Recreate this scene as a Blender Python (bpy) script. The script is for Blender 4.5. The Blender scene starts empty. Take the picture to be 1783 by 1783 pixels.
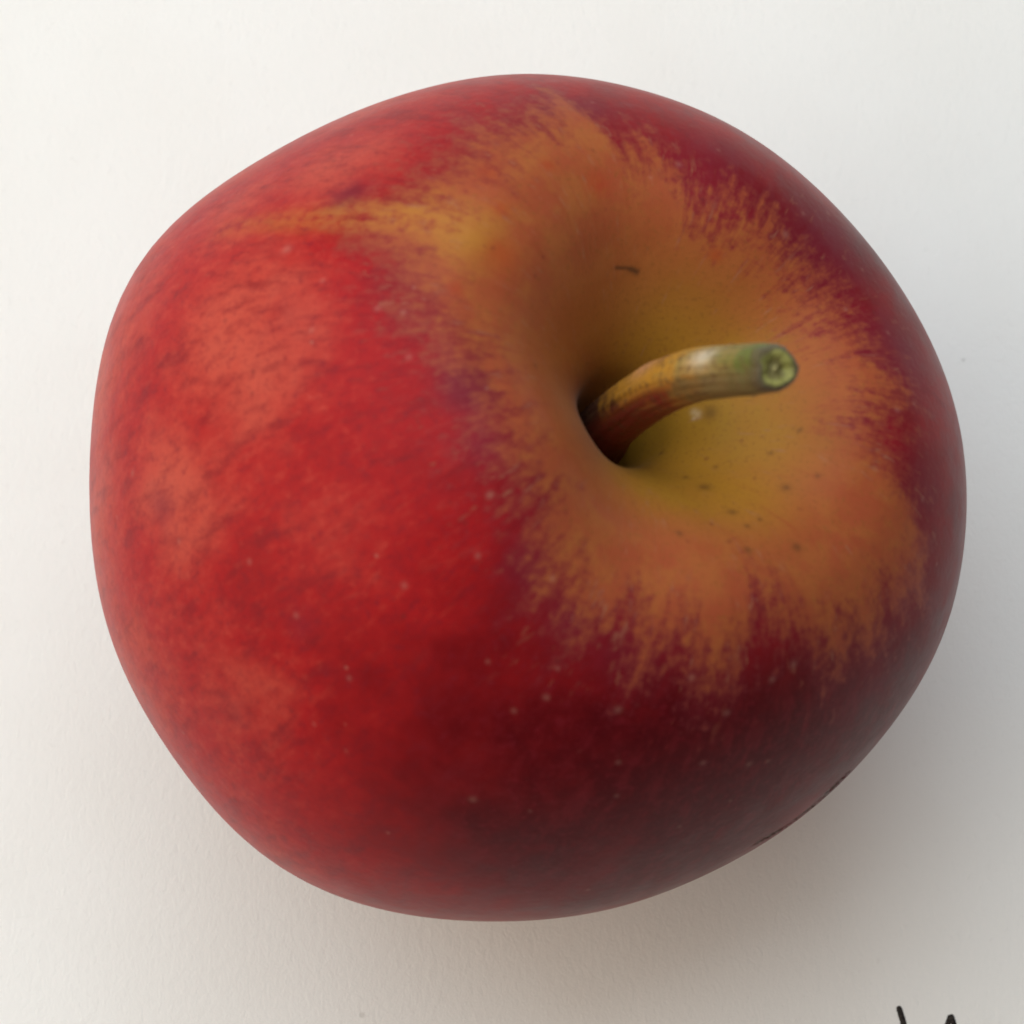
import bpy, bmesh, math, random
import numpy as np

scene = bpy.context.scene
MM = 0.001

# ------------------------------------------------------------------ camera
cam_data = bpy.data.cameras.new('camera'); cam = bpy.data.objects.new('camera', cam_data)
scene.collection.objects.link(cam); scene.camera = cam
cam.location = (-0.0013971, -0.0532289, 0.3325345)
cam.rotation_euler = (math.radians(10.0), 0, 0)
cam_data.sensor_width = 36.0; cam_data.lens = 123.567
cam_data.clip_start = 0.01; cam_data.clip_end = 50.0
cam_data.dof.use_dof = True; cam_data.dof.focus_distance = 0.308; cam_data.dof.aperture_fstop = 45.0

# ------------------------------------------------------------------ light
world = bpy.data.worlds.new('World'); scene.world = world; world.use_nodes = True
bg = world.node_tree.nodes['Background']
bg.inputs['Color'].default_value = (1.0, 0.95, 0.90, 1); bg.inputs['Strength'].default_value = 0.26

def area_lamp(name, direction, dist, sx, sy, power, color):
    d = bpy.data.lights.new(name, 'AREA'); d.shape = 'RECTANGLE'; d.size = sx; d.size_y = sy
    d.energy = power; d.color = color
    o = bpy.data.objects.new(name, d); scene.collection.objects.link(o)
    v = np.array(direction, float); v /= np.linalg.norm(v)
    o.location = tuple(v*dist)
    import mathutils
    o.rotation_euler = mathutils.Vector(tuple(-v)).to_track_quat('-Z', 'Y').to_euler()
    return o
# cool daylight from beyond the top of the picture, and warmer, lower light from the left
area_lamp('window_light', (-0.24, 0.52, 0.80), 0.70, 0.84, 0.84, 5.7, (0.85, 0.945, 1.0))
area_lamp('side_light', (-0.86, -0.10, 0.50), 1.0, 0.90, 0.90, 6.3, (1.0, 0.85, 0.65))

scene.view_settings.view_transform = 'Standard'; scene.view_settings.look = 'None'
scene.view_settings.exposure = 0.0; scene.view_settings.gamma = 1.0; scene.view_settings.use_curve_mapping = False
scene.render.engine = 'CYCLES'; scene.cycles.use_denoising = True
scene.cycles.use_adaptive_sampling = True; scene.cycles.adaptive_threshold = 0.015; scene.cycles.adaptive_min_samples = 16
scene.cycles.max_bounces = 8; scene.cycles.diffuse_bounces = 3

# ------------------------------------------------------------------ helpers
class Nodes:
    def __init__(s, name):
        s.m = bpy.data.materials.new(name); s.m.use_nodes = True; s.t = s.m.node_tree
        s.b = s.t.nodes['Principled BSDF']
    def put(s, sock, v):
        if isinstance(v, bpy.types.NodeSocket): s.t.links.new(v, sock)
        elif isinstance(v, tuple) and len(v) == 3 and sock.type == 'RGBA': sock.default_value = v+(1,)
        else: sock.default_value = v
    def attr(s, name, vec=False):
        n = s.t.nodes.new('ShaderNodeAttribute'); n.attribute_name = name
        return n.outputs['Vector'] if vec else n.outputs['Fac']
    def math(s, op, a, b=0.0, c=None, clamp=False):
        n = s.t.nodes.new('ShaderNodeMath'); n.operation = op; n.use_clamp = clamp
        s.put(n.inputs[0], a); s.put(n.inputs[1], b)
        if c is not None: s.put(n.inputs[2], c)
        return n.outputs[0]
    def ramp(s, x, a, b, lo=0.0, hi=1.0):
        n = s.t.nodes.new('ShaderNodeMapRange'); n.interpolation_type = 'SMOOTHSTEP'
        for i, v in enumerate((x, a, b, lo, hi)): s.put(n.inputs[i], v)
        return n.outputs[0]
    def scale(s, vec, v):
        n = s.t.nodes.new('ShaderNodeVectorMath'); n.operation = 'MULTIPLY'
        s.put(n.inputs[0], vec); n.inputs[1].default_value = v
        return n.outputs[0]
    def noise(s, vec, scale=1.0, detail=3.0, rough=0.55, dist=0.0):
        n = s.t.nodes.new('ShaderNodeTexNoise'); s.put(n.inputs['Vector'], vec)
        n.inputs['Scale'].default_value = scale; n.inputs['Detail'].default_value = detail
        n.inputs['Roughness'].default_value = rough; n.inputs['Distortion'].default_value = dist
        return n.outputs['Fac']
    def voronoi(s, vec, scale=1.0, rnd=1.0):
        n = s.t.nodes.new('ShaderNodeTexVoronoi'); s.put(n.inputs['Vector'], vec)
        n.inputs['Scale'].default_value = scale; n.inputs['Randomness'].default_value = rnd
        return n.outputs['Distance'], n.outputs['Color']
    def mix(s, f, a, b, mode='MIX'):
        n = s.t.nodes.new('ShaderNodeMix'); n.data_type = 'RGBA'; n.blend_type = mode
        s.put(n.inputs[0], f); s.put(n.inputs[6], a); s.put(n.inputs[7], b)
        return n.outputs[2]
    def bump(s, h, strength, dist, prev=None):
        n = s.t.nodes.new('ShaderNodeBump'); s.put(n.inputs['Height'], h)
        n.inputs['Strength'].default_value = strength; n.inputs['Distance'].default_value = dist
        if prev is not None: s.put(n.inputs['Normal'], prev)
        return n.outputs[0]
    def sep(s, col):
        n = s.t.nodes.new('ShaderNodeSeparateColor'); s.put(n.inputs[0], col); return n.outputs

def mesh_from(name, verts, quads, tris=None, mat=None, parent=None, attrs=None):
    me = bpy.data.meshes.new(name)
    nv = len(verts); quads = np.asarray(quads, np.int32).reshape(-1, 4)
    tris = np.asarray(tris if tris is not None else [], np.int32).reshape(-1, 3)
    loops = np.concatenate([quads.ravel(), tris.ravel()])
    starts = np.concatenate([np.arange(len(quads))*4, len(quads)*4+np.arange(len(tris))*3]).astype(np.int32)
    me.vertices.add(nv); me.vertices.foreach_set('co', np.asarray(verts, np.float32).ravel())
    me.loops.add(len(loops)); me.loops.foreach_set('vertex_index', loops)
    me.polygons.add(len(starts)); me.polygons.foreach_set('loop_start', starts)
    me.update(calc_edges=True); me.validate()
    me.polygons.foreach_set('use_smooth', np.ones(len(me.polygons), bool))
    for k, v in (attrs or {}).items():
        v = np.asarray(v, np.float32)
        if v.ndim == 1:
            me.attributes.new(k, 'FLOAT', 'POINT').data.foreach_set('value', v)
        else:
            me.attributes.new(k, 'FLOAT_VECTOR', 'POINT').data.foreach_set('vector', v.ravel())
    if mat: me.materials.append(mat)
    o = bpy.data.objects.new(name, me); scene.collection.objects.link(o); o.parent = parent
    return o

def grid_quads(nrow, ncol, closed=True):
    i = np.arange(nrow-1)[:, None]; j = np.arange(ncol if closed else ncol-1)[None, :]
    jn = (j+1) % ncol
    return np.stack([i*ncol+j, (i+1)*ncol+j, (i+1)*ncol+jn, i*ncol+jn], -1).reshape(-1, 4)

# ------------------------------------------------------------------ paper
def paper_material():
    n = Nodes('white_paper'); co = n.t.nodes.new('ShaderNodeTexCoord').outputs['Object']
    fib = n.noise(n.scale(co, (1500, 900, 1000)), 1.0, 4, 0.65, 0.6)
    fin = n.noise(co, 4200.0, 2, 0.6)
    big = n.noise(co, 60.0, 3, 0.5)
    col = n.mix(n.ramp(big, 0.3, 0.7), (0.808, 0.793, 0.766), (0.826, 0.815, 0.792))
    col = n.mix(n.ramp(fib, 0.58, 0.78, 0, 0.30), col, (0.70, 0.685, 0.66))
    d, c = n.voronoi(co, 260.0)
    rare = n.math('GREATER_THAN', n.sep(c)[0], 0.98)
    fleck = n.math('MULTIPLY', n.ramp(d, 0.05, 0.09, 1, 0), rare)
    col = n.mix(n.math('MULTIPLY', fleck, 0.35), col, (0.40, 0.38, 0.35))
    n.put(n.b.inputs['Base Color'], col); n.b.inputs['Roughness'].default_value = 0.85
    n.b.inputs['Specular IOR Level'].default_value = 0.25
    h = n.math('ADD', n.math('MULTIPLY', fib, 0.7), n.math('MULTIPLY', fin, 0.3))
    n.put(n.b.inputs['Normal'], n.bump(h, 0.42, 0.0002))
    return n.m
bm = bmesh.new(); bmesh.ops.create_cube(bm, size=1.0)
for v in bm.verts: v.co = (v.co.x*0.84, v.co.y*0.594, (v.co.z-0.5)*0.0004)
bmesh.ops.bevel(bm, geom=bm.edges[:], offset=0.0001, segments=2, affect='EDGES')
me = bpy.data.meshes.new('paper_sheet'); bm.to_mesh(me); bm.free(); me.materials.append(paper_material())
paper = bpy.data.objects.new('paper_sheet', me); scene.collection.objects.link(paper)
paper['kind'] = 'structure'; paper['label'] = 'off-white matt drawing paper under the apple'

# pen strokes: the tops of letters that run out of the picture, a dried ink film on the sheet
def ink_material():
    n = Nodes('black_ink'); co = n.t.nodes.new('ShaderNodeTexCoord').outputs['Object']
    v = n.noise(co, 3500.0, 3, 0.6)
    n.put(n.b.inputs['Base Color'], n.mix(n.ramp(v, 0.35, 0.75), (0.010, 0.008, 0.007), (0.055, 0.043, 0.036)))
    n.b.inputs['Roughness'].default_value = 0.7; n.b.inputs['Specular IOR Level'].default_value = 0.2
    return n.m
INK = ink_material()
def pen_stroke(label, path, widths, seed):
    rnd = np.random.default_rng(seed)
    p = np.array(path, float); t = np.linspace(0, 1, len(p)); u = np.linspace(0, 1, 60)
    c = np.stack([np.interp(u, t, p[:, 0]), np.interp(u, t, p[:, 1])], 1)
    for _ in range(6): c[1:-1] = (c[:-2]+2*c[1:-1]+c[2:])/4
    w = np.interp(u, t, widths)/2
    tan = np.gradient(c, axis=0); tan /= np.linalg.norm(tan, axis=1, keepdims=True); nor = np.stack([-tan[:, 1], tan[:, 0]], 1)
    L = np.r_[0, np.cumsum(np.linalg.norm(np.diff(c, axis=0), axis=1))]
    cap = np.sqrt(np.clip(1-np.clip(1-L/(w[0]*0.8), 0, 1)**2, 0.04, 1))
    prof = [(-1, 0.0), (-0.9, 0.030), (0, 0.036), (0.9, 0.030), (1, 0.0)]
    V = []
    for k, h in prof:
        jag = rnd.normal(0, 0.035, 60); jag = (np.roll(jag, 1)+jag+np.roll(jag, -1))/3
        ww = (w*cap+jag*(abs(k) > .5))*k
        V.append(np.c_[c+nor*ww[:, None], np.full(60, h+0.004)])
    V = np.array(V).reshape(-1, 3)*MM
    o = mesh_from('pen_stroke', V, grid_quads(5, 60, False)[:, ::-1], mat=INK, parent=paper)
    o['label'] = label
    return o
pen_stroke('short slanting black pen stroke at the lower edge', [(34.80, -41.62), (34.98, -42.20), (35.20, -42.95), (35.48, -44.2), (35.75, -45.6)], [0.52, 0.56, 0.55, 0.55, 0.5], 3)
pen_stroke('black pen stroke rising to a point at the lower edge', [(39.72, -42.44), (39.55, -42.95), (39.25, -43.7), (38.7, -45.0)], [0.50, 0.55, 0.55, 0.5], 5)
pen_stroke('black pen stroke falling from the same point', [(39.70, -42.40), (39.92, -43.0), (40.1, -43.7), (40.4, -45.0)], [0.45, 0.5, 0.5, 0.5], 8)

# ------------------------------------------------------------------ apple
# half profile of the fruit, stem cavity to calyx basin: (radius, height) in mm
PROFILE = np.array([(0,12.0),(1.5,12.0),(2.8,13.0),(3.6,15.9),(4.5,18.9),(6.2,21.5),(8.6,24.0),(11.3,26.3),(14.0,28.0),(16.8,28.7),
    (20.4,28.2),(25.0,25.4),(29.6,20.6),(33.6,13.8),(36.2,6.0),(37.2,-2.0),(36.4,-10),(33.8,-17.6),(29.6,-24.2),
    (24.2,-29.2),(18.4,-32.2),(13.0,-33.2),(9.0,-32.4),(5.6,-30.2),(2.6,-28.4),(0,-28.0)], float)

def spline(P, n):
    # Catmull-Rom through P, resampled evenly by arc length
    Q = np.vstack([2*P[0]-P[1], P, 2*P[-1]-P[-2]])
    Q[0] = P[1]*np.array([-1,1]) if P.shape[1]==2 else Q[0]
    out = []
    for i in range(1, len(Q)-2):
        p0,p1,p2,p3 = Q[i-1:i+3]; t = np.linspace(0,1,40,endpoint=False)[:,None]
        out.append(0.5*((2*p1)+(-p0+p2)*t+(2*p0-5*p1+4*p2-p3)*t*t+(-p0+3*p1-3*p2+p3)*t**3))
    C = np.vstack(out+[P[-1:]])
    d = np.r_[0, np.cumsum(np.linalg.norm(np.diff(C,axis=0),axis=1))]
    s = np.linspace(0, d[-1], n)
    return np.stack([np.interp(s,d,C[:,k]) for k in range(C.shape[1])],1), s

TILT, AZ = math.radians(33), math.radians(40)   # lean of the stem axis and the side it leans to
def lean_matrix(t=TILT, a=AZ):
    k = np.array([-math.sin(a), math.cos(a), 0]); K = np.array([[0,-k[2],k[1]],[k[2],0,-k[0]],[-k[1],k[0],0]])
    return np.eye(3)+math.sin(t)*K+(1-math.cos(t))*K@K
LEAN = lean_matrix()

def smooth(x, a, b):
    t = np.clip((x-a)/(b-a),0,1); return t*t*(3-2*t)

def apple_points(th, r, z, lobes):
    # th, r, z arrays (mm) -> leaned, lobed fruit (mm)
    crown = np.exp(-((r-16)/9.0)**2)*(z>5)
    zz = z + crown*(0.55*np.cos(5*th+0.6)+0.5*np.cos(2*th-0.4)+0.4*np.cos(3*th+2.0))
    P = np.stack([r*np.cos(th), r*np.sin(th), zz],-1) @ LEAN.T
    ph = np.arctan2(P[...,1],P[...,0]); R = np.hypot(P[...,0],P[...,1])
    f = np.interp(ph, lobes[0], lobes[1], period=2*math.pi)
    k = 1+(f-1)*smooth(R, 10, 34)
    P[...,0]*=k; P[...,1]*=k
    return P
# uneven girth of this fruit, every 3.75 degrees
LOBE = [0.9817, 0.9802, 0.98, 0.9804, 0.9807, 0.9805, 0.9796, 0.9783, 0.9771, 0.9768, 0.9779, 0.9802, 0.9834, 0.9865, 0.9886, 0.9889, 0.9871, 0.9834, 0.9782, 0.972, 0.9656, 0.9594, 0.9541, 0.95, 0.9473, 0.9457, 0.9448, 0.9443, 0.9439, 0.9438, 0.9444, 0.9462, 0.9493, 0.9538, 0.9591, 0.9647, 0.9705, 0.9764, 0.9828, 0.9899, 0.9975, 1.0051, 1.012, 1.0175, 1.0214, 1.0237, 1.0251, 1.026, 1.0266, 1.0268, 1.0263, 1.0248, 1.0223, 1.019, 1.0153, 1.0115, 1.0079, 1.0047, 1.0019, 0.9997, 0.9983, 0.9976, 0.9975, 0.9976, 0.9976, 0.9972, 0.9963, 0.9953, 0.9945, 0.9941, 0.994, 0.9937, 0.9929, 0.9913, 0.9891, 0.9867, 0.9845, 0.9831, 0.9825, 0.9829, 0.9844, 0.9873, 0.9919, 0.9986, 1.0068, 1.0156, 1.0234, 1.0287, 1.0303, 1.0279, 1.0221, 1.014, 1.0052, 0.9968, 0.9899, 0.9849]

LOBES = (np.linspace(-math.pi, math.pi, len(LOBE), endpoint=False), np.array(LOBE))
apple = bpy.data.objects.new('apple', None); scene.collection.objects.link(apple)
apple['label'] = 'red apple with orange-yellow stem cavity lying on white paper'; apple['category'] = 'apple'
apple.empty_display_size = 0.01
PITCH = math.radians(10.0)
SETTLE = np.array([[1, 0, 0], [0, math.cos(PITCH), -math.sin(PITCH)], [0, math.sin(PITCH), math.cos(PITCH)]])
REST = 37.29                                    # height of the fruit's middle above the paper
def settle(P): return (P @ SETTLE.T + np.array([0, 0, REST]))*MM

# where the orange flush round the stem gives way to red: (angle round the stem, distance from the cavity floor in mm)
EDGE = np.array([(0,25.3),(5,25),(11,24),(20,23.3),(32,23.6),(43,24),(55,24),(66,23),(75,22.8),(81,23.2),(85,25.2),(88,26),(89.5,28.3),(92,28),(95,26.6),
  (99,26.5),(101,30),(103.5,35),(106,32.5),(110,31.5),(114,31.2),(119,31.6),(125,30.8),(130,30.4),(136,30.2),(141,31),(146,32),(150,33.4),(154,33),
  (157,31.5),(160,30),(164.5,29),(171,27.6),(177,26),(182,24.6),(190,23.8),(197,23.9),(205,24.2),(212,24.5),(221,24.6),(228,25.2),(233,28),(237,27.6),(241,28.3),(245,32.2),(247,31),(249,28.4),
  (252,26.4),(256,29.4),(258.5,31.2),(261,28.3),(265,28.4),(269,30),(272,32.4),(274.5,33.6),(277,32),(280,30.2),(283,26),(287,25.5),(291,26.2),(294,28.8),(297,32),(300,35.5),(303,34),(306,31.5),
  (309,35),(313,34.5),(318,33),(322,33.5),(326,38),(329.5,33.2),(333,28.2),(339,25.6),(344,23.6),(350,24.2),(356,25.2)])
# small marks on the skin: (angle, distance, radius mm)
PALE = [(202.5,49.12,0.8),(218,38.42,0.9),(212,47.61,0.8),(223,47.2,0.7),(224.5,53.09,0.6),(243.5,40.34,0.8),(245.5,35.41,0.6),(246.5,38.01,0.9),(258.5,36.92,1.1),(262.8,41.85,0.8),(277.2,41.58,0.9),(286,42.54,1),(289.5,42.81,0.8),(247,50.08,1.1),(278.5,36.5,1),(269.8,33.21,1),(181.8,31.02,0.9),(84.5,26.22,0.9),(45.2,31.98,0.9),(49.8,28.01,0.8),(158.5,42.54,1.5),(182.8,60.49,0.9),(214.5,29.38,1.1),(165,38.29,0.7),(174,38.56,0.7),(265.5,45.55,0.7),(222,32.67,0.8),(50.3,24.72,1.1),(171,33.35,0.9),(172,31.3,0.8),(353.2,26.09,0.8),(356.5,28.01,0.7),(24,25.13,0.6),(15.2,27.87,0.7),(337,30.47,0.8),(255,49.25,0.5),(278.8,49.8,0.6),(194.8,55.97,0.7),(235.5,38.01,0.6),(229.8,52.68,0.5),(92.5,24.85,0.5),(74,29.1,0.6),(98,34.17,0.6),(31.5,29.92,0.6),(235.5,29.79,0.8),(291.5,33.21,1.2),(286.8,34.04,1)]
DARK = [(295,14.98,1.2),(292,18.96,0.9),(291.8,20.88,0.6),(317,19.92,0.9),(357.8,11.42,1.5),(294,12.79,0.6),(321.5,7.58,0.6),(286.2,23.07,0.8),(342.2,18.68,0.5),(330.2,17.18,0.5),(2.5,15.12,0.5),(301.2,24.3,0.9),(266.5,20.88,0.7),(181.2,19.37,0.5),(314,13.75,0.5),(298.2,20.74,0.5),(326,21.43,0.5)]
REDSPOT = [(132.5,29.94,1.6),(165.2,27.49,1.1),(170,28.44,1.3),(151.5,24.9,2.2),(108.8,24.77,1.8),(66,19.6,1.0),(140,27,1.2),(120,27.5,1.0)]
PLUM = [(190.5,26.8,3.6,1.0),(171.2,41.64,4.5,.4),(147.5,39.4,3.4,.8),(189.5,57.0,3.0,.6),(216.5,60.3,4,.35),(213.2,47.8,3,.45),(242.8,31.5,3,.6),(229.5,30.5,3.5,.6),(205,28,3,.6),(100,33,4,.7),(75,28,6,.7),(40,28,7,.8),(10,28,6,.8),(340,30,5,.7),(310,40,7,.5),(255,33,4,.5)]
WARM = [(140,43,8,.75),(185,70,12,.8),(165,68,10,.8),(205,74,12,.7),(135,60,10,.7),(228,74,12,.5),(110,52,9,.5),(173,45.7,11,.9),(188,54.8,9,.9),(205,40,9,.45),(122,53,10,.6),(150,52,9,.6),(215,58,10,.6),(200,66,12,.6),(160,62,12,.7),(225,66,10,.4)]

ARC_AT_CREST = 24.26
DEEP_SHADE = [(268,43,11,.8),(288,48,13,.9),(262,52,10,.7),(312,48,12,.7),(30,34,9,.4),(282,58,12,.6)]  # deep crimson blobs; shade of the unlit lower side painted into the skin
YELLOW = [(151,28,3.0,.8),(146,33,2.2,.6),(300,17,6,1),(285,15,5,.8),(330,16,5,.8),(60,11,5,.9),(312,12,5,.9),(20,14,4,.5)]
STREAK = [(149+k*1.15-0.09*k*k, 29.5+k*3.0, 2.6-0.17*k, 1.0-0.1*k) for k in np.arange(0, 7.1, 0.25)]    # one pale streak running down the shoulder
NT, NV = 1080, 800
prof, arc = spline(PROFILE, NV)
arc = arc-np.interp(16.4, prof[:NV//3, 0], arc[:NV//3])+ARC_AT_CREST   # distances are counted so that the crest of the shoulder lies at this value
th = np.linspace(0, 2*math.pi, NT, endpoint=False)
T = np.repeat(th[None], NV, 0); S = np.repeat(arc[:, None], NT, 1)
Rr = np.repeat(prof[:, :1], NT, 1); Z = np.repeat(prof[:, 1:], NT, 1)
P = apple_points(T, Rr, Z, LOBES)
def spots(items, soft=0.45):
    out = np.zeros_like(T); rmap = np.interp(S[:, 0], arc, prof[:, 0])
    for it in items:
        a, s, r = it[:3]; amp = it[3] if len(it) > 3 else 1.0
        i0, i1 = np.searchsorted(S[:, 0], [s-3.2*r*max(1, soft/.6), s+3.2*r*max(1, soft/.6)])
        da = (T[i0:i1]-math.radians(a)+math.pi) % (2*math.pi)-math.pi
        d = np.hypot(da*rmap[i0:i1, None], S[i0:i1]-s)/r
        out[i0:i1] = np.maximum(out[i0:i1], amp*np.exp(-(d**2)/(2*soft*soft)))
    return out
edge = S-np.interp(np.degrees(T), EDGE[:, 0], EDGE[:, 1]-0.38*(EDGE[:, 1]-28.5)*((EDGE[:, 0] > 228) & (EDGE[:, 0] < 332))-1.1*((EDGE[:, 0] < 96) | (EDGE[:, 0] > 335)), period=360)
scr = np.zeros_like(T)
for a, s in zip(np.linspace(96, 106.5, 30), np.interp(np.linspace(0, 1, 30), [0, .4, 1], [17.0, 17.35, 17.55])):
    scr = np.maximum(scr, spots([(a, s, 0.26 if a > 99.5 else 0.42)]))
white = 0.36*spots([(359.5, 10.3, 0.45), (2, 10.1, 0.4), (356.5, 10.0, .25)], 0.6)
scuff = np.zeros_like(T)
SCUFF = np.array([(299,58.6),(303,58.7),(305.2,58.0),(307.8,56.5),(310.2,54.8),(312,54.2)])
for k in np.linspace(0, 5, 34):
    scuff = np.maximum(scuff, spots([(np.interp(k, range(6), SCUFF[:, 0]), np.interp(k, range(6), SCUFF[:, 1]), 1.25)]))
rough = np.sin(T*610+3*np.sin(S*2.3))*np.sin(S*7.1+5*np.sin(T*90))+0.6*np.sin(T*1130+S*4)
P *= (1+0.0035*scuff*(rough-0.3))[..., None]
skin_attrs = dict(edge=edge.ravel(), reach=S.ravel(), pale=spots([(a, s, r*0.45) for a, s, r in PALE]).ravel(),
    dark=np.maximum(spots([(a, s, r*0.7) for a, s, r in DARK]), scr*1.6).ravel(), redspot=spots(REDSPOT).ravel(), plum=spots(PLUM, 0.6).ravel(),
    warm=(spots(WARM, 0.7)-0.95*spots(DEEP_SHADE, 0.95)).ravel(), yellow=spots(YELLOW, 0.6).ravel(), streak=spots(STREAK, 0.55).ravel(), soft=(np.interp(np.degrees(T), [0,60,85,108,125,140,152,165,180,196,212,235,300,325,345,360],[.2,.0,.1,.3,.5,.5,.7,.5,.45,.3,.25,.15,.25,.35,.25,.2])).ravel(), olive=np.interp(np.degrees(T), [0,30,60,110,160,220,250,270,290,360],[1,.9,.7,.4,.3,.4,.7,1,1,1]).ravel(), white=white.ravel(), scuff=scuff.ravel(),
    ang=T.ravel(), flow=np.stack([np.cos(T), np.sin(T), S*0.01], -1).reshape(-1, 3))

def skin_material():
    n = Nodes('apple_skin'); co = n.t.nodes.new('ShaderNodeTexCoord').outputs['Object']
    mm = n.scale(co, (1000, 1000, 1000)); flow = n.attr('flow', True); e = n.attr('edge'); reach = n.attr('reach')
    s1 = n.noise(n.scale(flow, (8, 8, 10)), 1.0, 3, 0.6)          # broad streaks along the meridians
    s2 = n.noise(n.scale(flow, (20, 20, 22)), 1.0, 4, 0.6)
    s3 = n.noise(n.scale(flow, (36, 36, 54)), 1.0, 3, 0.6)
    m1 = n.noise(mm, 0.10, 4, 0.55, 0.4); m2 = n.noise(mm, 0.34, 4, 0.6, 0.3); m3 = n.noise(mm, 1.1, 4, 0.65)
    m4 = n.noise(mm, 3.2, 3, 0.6)
    # red skin
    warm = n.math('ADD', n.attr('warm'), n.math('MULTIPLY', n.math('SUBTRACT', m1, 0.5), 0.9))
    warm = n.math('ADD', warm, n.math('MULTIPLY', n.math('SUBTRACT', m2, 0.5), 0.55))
    red = n.mix(n.ramp(warm, -0.75, 0.45), (0.075, 0.0012, 0.0036), (0.335, 0.009, 0.011))  # darkest red carries the shade painted on the lower side
    red = n.mix(n.ramp(warm, 0.25, 1.1), red, (0.43, 0.066, 0.042))
    plum = n.math('ADD', n.attr('plum'), n.math('MULTIPLY', n.math('SUBTRACT', m2, 0.5), 0.7))
    red = n.mix(n.ramp(plum, 0.15, 0.95, 0, 0.85), red, (0.150, 0.0125, 0.026))
    red = n.mix(n.ramp(s2, 0.50, 0.70, 0, 0.50), red, (0.16, 0.008, 0.013))
    red = n.mix(n.ramp(s3, 0.50, 0.68, 0, 0.32), red, (0.17, 0.007, 0.012))
    red = n.mix(n.math('MULTIPLY', n.ramp(s3, 0.48, 0.30, 0, 0.38), n.ramp(warm, -0.2, 0.7)), red, (0.45, 0.060, 0.038))
    red = n.mix(n.ramp(m4, 0.52, 0.72, 0, 0.35), red, (0.16, 0.010, 0.014))
    red = n.mix(n.ramp(m3, 0.52, 0.72, 0, 0.48), red, (0.17, 0.010, 0.018))
    red = n.mix(n.math('MULTIPLY', n.ramp(m3, 0.45, 0.27, 0, 0.4), n.ramp(warm, -0.1, 0.6)), red, (0.47, 0.055, 0.036))
    # orange ground round the stem, turning olive-yellow towards the stem
    org = n.mix(n.ramp(m2, 0.35, 0.68), (0.335, 0.070, 0.028), (0.355, 0.100, 0.029))
    org = n.mix(n.ramp(n.math('ADD', reach, n.math('MULTIPLY', n.math('SUBTRACT', m2, 0.5), 12.0)), 23.5, 11.0, 0.0, n.attr('olive')), org, (0.315, 0.160, 0.017))
    org = n.mix(n.math('MULTIPLY', n.attr('yellow'), 0.8), org, (0.40, 0.185, 0.020))
    org = n.mix(n.math('MULTIPLY', n.ramp(s2, 0.52, 0.75, 0, 0.45), n.ramp(reach, 14, 24)), org, (0.30, 0.055, 0.020))
    org = n.mix(n.ramp(m4, 0.52, 0.72, 0, 0.48), org, (0.20, 0.080, 0.018))
    org = n.mix(n.math('MULTIPLY', n.attr('redspot'), 0.42), org, (0.36, 0.030, 0.010))
    # ragged, streaky border between the two
    e2 = n.math('ADD', e, n.math('MULTIPLY', n.math('SUBTRACT', s1, 0.5), 6.0))
    e2 = n.math('ADD', e2, n.math('MULTIPLY', n.math('SUBTRACT', s2, 0.5), 10.0))
    e2 = n.math('ADD', e2, n.math('MULTIPLY', n.math('SUBTRACT', s3, 0.5), 6.5))
    e2 = n.math('ADD', e2, n.math('MULTIPLY', n.math('SUBTRACT', m3, 0.5), 12.0))
    e2 = n.math('ADD', e2, n.math('MULTIPLY', n.math('SUBTRACT', m2, 0.5), 6.0, ))
    e2 = n.math('SUBTRACT', e2, 0.8)
    near = n.ramp(e, 13.0, 1.0)
    red = n.mix(n.math('MULTIPLY', n.ramp(e2, 7.0, 1.0), 0.6), red, (0.175, 0.020, 0.030))
    soft = n.attr('soft'); mask = n.ramp(e2, n.math('MULTIPLY_ADD', soft, -3.5, -3.2), n.math('MULTIPLY_ADD', soft, 6.0, 3.4))
    haze = n.math('MULTIPLY', n.ramp(e2, -5.0, 1.5), 0.38)
    org = n.mix(haze, org, (0.31, 0.070, 0.030))
    col = n.mix(mask, org, red)
    st = n.math('MULTIPLY', n.attr('streak'), n.ramp(n.math('ADD', m3, n.math('MULTIPLY', n.math('SUBTRACT', s2, 0.5), 1.2)), 0.85, 0.30))
    col = n.mix(n.math('MULTIPLY', st, 0.85), col, (0.40, 0.155, 0.030))
    # thin pale flecks trailing out into the red
    fl = n.math('MULTIPLY', n.ramp(s3, 0.57, 0.70), n.math('MULTIPLY', near, n.ramp(s1, 0.42, 0.60)))
    col = n.mix(n.math('MULTIPLY', fl, 0.42), col, (0.34, 0.15, 0.085))
    # lenticels: placed ones and a fine scatter
    d, c = n.voronoi(mm, 0.36); hit = n.math('GREATER_THAN', n.sep(c)[0], 0.72)
    fine = n.math('MULTIPLY', n.math('MULTIPLY', n.ramp(d, 0.03, 0.09, 1, 0), hit), mask)
    d2, c2 = n.voronoi(mm, 0.62); hit2 = n.math('GREATER_THAN', n.sep(c2)[1], 0.70)
    fine2 = n.math('MULTIPLY', n.math('MULTIPLY', n.ramp(d2, 0.07, 0.20, 1, 0), hit2), n.ramp(m1, 0.40, 0.60))
    col = n.mix(n.math('MULTIPLY', fine2, 0.35), col, (0.12, 0.018, 0.018))
    col = n.mix(n.math('MULTIPLY', fine, 0.2), col, (0.50, 0.27, 0.20))
    col = n.mix(n.math('MULTIPLY', n.attr('pale'), 0.17), col, (0.52, 0.30, 0.235))
    col = n.mix(n.math('MULTIPLY', n.attr('dark'), 0.55, clamp=True), col, (0.085, 0.035, 0.014))
    col = n.mix(n.math('MULTIPLY', n.attr('white'), 0.8, clamp=True), col, (0.72, 0.60, 0.42))
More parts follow.
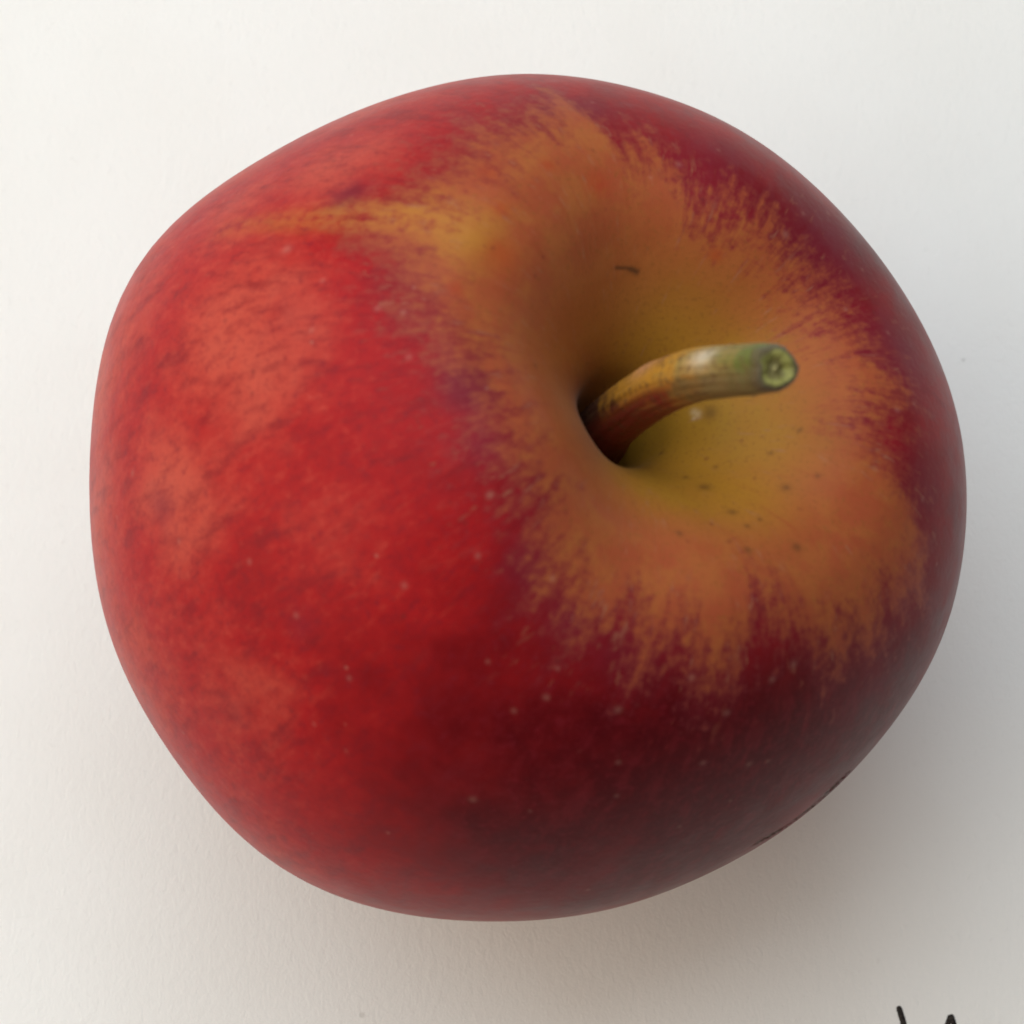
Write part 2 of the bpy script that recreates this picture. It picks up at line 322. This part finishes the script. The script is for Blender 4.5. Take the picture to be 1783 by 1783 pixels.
    sc = n.math('MULTIPLY', n.attr('scuff'), n.ramp(m3, 0.42, 0.52))
    col = n.mix(n.math('MULTIPLY', sc, 0.9), col, (0.06, 0.04, 0.025))
    n.put(n.b.inputs['Base Color'], col)
    n.put(n.b.inputs['Roughness'], n.ramp(m2, 0.3, 0.7, 0.38, 0.46))
    n.b.inputs['Specular IOR Level'].default_value = 0.08
    n.b.inputs['Sheen Weight'].default_value = 0.10; n.b.inputs['Sheen Roughness'].default_value = 0.28
    n.b.inputs['Sheen Tint'].default_value = (1.0, 0.86, 0.80, 1)
    h = n.math('ADD', n.noise(mm, 1.6, 2, 0.6), n.math('MULTIPLY', n.attr('pale'), 0.2))
    n.put(n.b.inputs['Normal'], n.bump(h, 0.2, 0.00014))
    return n.m
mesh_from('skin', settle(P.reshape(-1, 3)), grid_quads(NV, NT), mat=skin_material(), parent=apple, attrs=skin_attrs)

# ------------------------------------------------------------------ stem
STEM = np.array([(5.5,4.6,10,2.6),(6.5,5.9,15,2.3),(8.3,7.4,20.5,2.15),(10.6,8.7,25.5,2.08),(12.9,9.4,29.5,2.06),(15.4,9.55,33.5,1.98),(17.5,9.55,37.5,1.90),(18.2,9.5,39.4,1.88)])
NS, NA = 240, 96
sp, sl = spline(STEM, NS)
c = sp[:, :3]; rad = sp[:, 3]; tan = np.gradient(c, axis=0); tan /= np.linalg.norm(tan, axis=1, keepdims=True)
ref = np.array([0, 1.0, 0]); u = ref-tan*(tan@ref)[:, None]; u /= np.linalg.norm(u, axis=1, keepdims=True); w = np.cross(tan, u)
al = np.linspace(0, 2*math.pi, NA, endpoint=False); tt = sl/sl[-1]
rng = np.random.default_rng(4)
bumpy = np.ones((NS, NA))
for k in range(14):
    f = rng.integers(1, 5); bumpy += 0.012*np.cos(f*al[None]+rng.uniform(0, 6.3)+2.5*np.sin(3*tt[:, None]+rng.uniform(0, 6)))*rng.uniform(.3, 1)
bumpy += 0.07*np.exp(-((tt[:, None]-0.46)/0.05)**2)*np.exp(-(((al[None]-0.2+math.pi) % (2*math.pi)-math.pi)/0.5)**2)
for k in (11, 14, 17, 19): bumpy += 0.010*np.cos(k*al[None]+rng.uniform(0, 6.3)+3*np.sin(4*tt[:, None]+k))*(0.4+0.6*np.sin(9*tt[:, None]+k)**2)
for k in (2, 3, 5): bumpy += 0.035*smooth(tt, .66, .85)[:, None]*np.cos(k*al[None]+rng.uniform(0, 6.3)+6*tt[:, None])
bumpy += 0.05*np.exp(-((tt-0.90)/0.06)**2)[:, None]
ro = rad*np.where(tt > 0.965, np.sqrt(np.clip(1-((tt-0.965)/0.035)**2*0.28, 0, 1)), 1)
V = c[:, None]+(ro[:, None]*bumpy)[..., None]*(u[:, None]*np.cos(al)[None, :, None]+w[:, None]*np.sin(al)[None, :, None])
def stem_material():
    n = Nodes('stem_bark'); co = n.scale(n.t.nodes.new('ShaderNodeTexCoord').outputs['Object'], (1000, 1000, 1000))
    t = n.attr('along'); side = n.attr('side'); grain = n.noise(n.scale(n.attr('wrap', True), (5, 5, 7)), 1.0, 4, 0.6)
    fine = n.noise(co, 1.6, 4, 0.65); blot = n.noise(co, 0.5, 3, 0.6)
    t2 = n.math('ADD', n.math('ADD', t, n.math('MULTIPLY', n.math('SUBTRACT', blot, 0.5), 0.42)), n.math('MULTIPLY', n.math('SUBTRACT', grain, 0.5), 0.22))
    col = n.mix(n.ramp(t2, 0.22, 0.40), (0.055, 0.018, 0.010), (0.40, 0.185, 0.018))  # brown base bark, darkened further with painted cavity shade
    col = n.mix(n.math('MULTIPLY', n.ramp(side, 0.1, -0.6), n.ramp(t2, 0.75, 0.5)), col, (0.17, 0.022, 0.012))  # red underside: partly bark colour, partly shade painted in
    col = n.mix(n.ramp(t2, 0.58, 0.80), col, (0.24, 0.175, 0.048))
    col = n.mix(n.ramp(t2, 0.80, 0.96), col, (0.10, 0.125, 0.020))
    col = n.mix(n.math('MULTIPLY', n.attr('scar'), 0.75), col, (0.55, 0.49, 0.38))
    col = n.mix(n.math('MULTIPLY', n.attr('knot'), 0.8), col, (0.13, 0.055, 0.040))
    col = n.mix(n.math('MULTIPLY', n.attr('pinkish'), 0.75), col, (0.52, 0.24, 0.12))
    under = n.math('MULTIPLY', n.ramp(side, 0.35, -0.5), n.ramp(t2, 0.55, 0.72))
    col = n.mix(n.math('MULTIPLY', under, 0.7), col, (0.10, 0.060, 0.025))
    col = n.mix(n.ramp(fine, 0.48, 0.68, 0, 0.65), col, (0.10, 0.05, 0.02))
    col = n.mix(n.ramp(grain, 0.55, 0.7, 0, 0.35), col, (0.14, 0.07, 0.02))
    col = n.mix(n.ramp(t, 0.955, 0.995, 0, 0.8), col, (0.07, 0.045, 0.018))
    n.put(n.b.inputs['Base Color'], col); n.b.inputs['Roughness'].default_value = 0.5
    n.b.inputs['Specular IOR Level'].default_value = 0.45
    n.put(n.b.inputs['Normal'], n.bump(n.math('ADD', fine, grain), 0.5, 0.00018))
    return n.m
def on_stem(t0, a0, dt, da):
    return np.exp(-((tt[:, None]-t0)/dt)**2)*np.exp(-(((al[None]-a0+math.pi) % (2*math.pi)-math.pi)/da)**2)
# al = 0 is the upper side of the stem as it lies
faceN = (u[:, None]*np.cos(al)[None, :, None]+w[:, None]*np.sin(al)[None, :, None])
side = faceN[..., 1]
zdir = np.argmax(faceN[NS//2, :, 2]); az = al[zdir]      # the side turned up, away from the paper
if az > math.pi: az -= 2*math.pi
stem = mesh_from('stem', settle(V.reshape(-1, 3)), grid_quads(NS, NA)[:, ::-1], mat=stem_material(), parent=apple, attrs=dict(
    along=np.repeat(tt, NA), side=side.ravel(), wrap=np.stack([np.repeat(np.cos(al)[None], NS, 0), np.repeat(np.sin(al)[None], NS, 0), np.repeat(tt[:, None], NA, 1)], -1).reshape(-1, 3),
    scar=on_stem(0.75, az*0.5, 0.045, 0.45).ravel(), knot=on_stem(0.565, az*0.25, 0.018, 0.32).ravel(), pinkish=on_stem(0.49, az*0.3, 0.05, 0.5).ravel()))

# cut end of the stem: bark rim, paler green ring, hollow pith with a dry crumb
def tip_material():
    n = Nodes('cut_stem_end'); co = n.scale(n.t.nodes.new('ShaderNodeTexCoord').outputs['Object'], (1000, 1000, 1000))
    r = n.math('ADD', n.attr('radial'), n.math('MULTIPLY', n.math('SUBTRACT', n.noise(co, 0.9, 3, 0.6), 0.5), 0.75))
    col = n.mix(n.ramp(r, 0.05, 0.24), (0.36, 0.31, 0.12), (0.15, 0.125, 0.032))
    col = n.mix(n.ramp(r, 0.42, 0.62), col, (0.27, 0.26, 0.062))
    col = n.mix(n.ramp(r, 0.72, 0.95), col, (0.080, 0.058, 0.022))
    fine = n.noise(co, 3.0, 4, 0.65)
    col = n.mix(n.ramp(fine, 0.52, 0.7, 0, 0.5), col, (0.10, 0.075, 0.025))
    n.put(n.b.inputs['Base Color'], col); n.b.inputs['Roughness'].default_value = 0.65
    n.put(n.b.inputs['Normal'], n.bump(fine, 0.5, 0.0002))
    return n.m
NR = 40; q = np.linspace(1, 0.0, NR)
zoff = 0.10*np.exp(-((q-0.82)/0.12)**2)-0.42*np.exp(-(q/0.50)**4)+0.34*np.exp(-(q/0.17)**2)
ring = []
for k in range(NR):
    base = c[-1]+(V[-1]-c[-1])*q[k]
    wob = 0.16*np.cos(2*al+1)*q[k]*(1-q[k])*4+0.10*np.cos(3*al+2.4)*q[k]*(1-q[k])*4+0.05*np.cos(7*al+1.1)*q[k]*(1-q[k])*4
    ring.append(base+tan[-1]*(zoff[k]+wob*0.6)[:, None])
mesh_from('cut_end', settle(np.array(ring).reshape(-1, 3)), grid_quads(NR, NA)[:, ::-1], mat=tip_material(), parent=stem, attrs=dict(radial=np.repeat(q, NA)))['label'] = 'pale green cut end of the stem with a dark hollow pith'
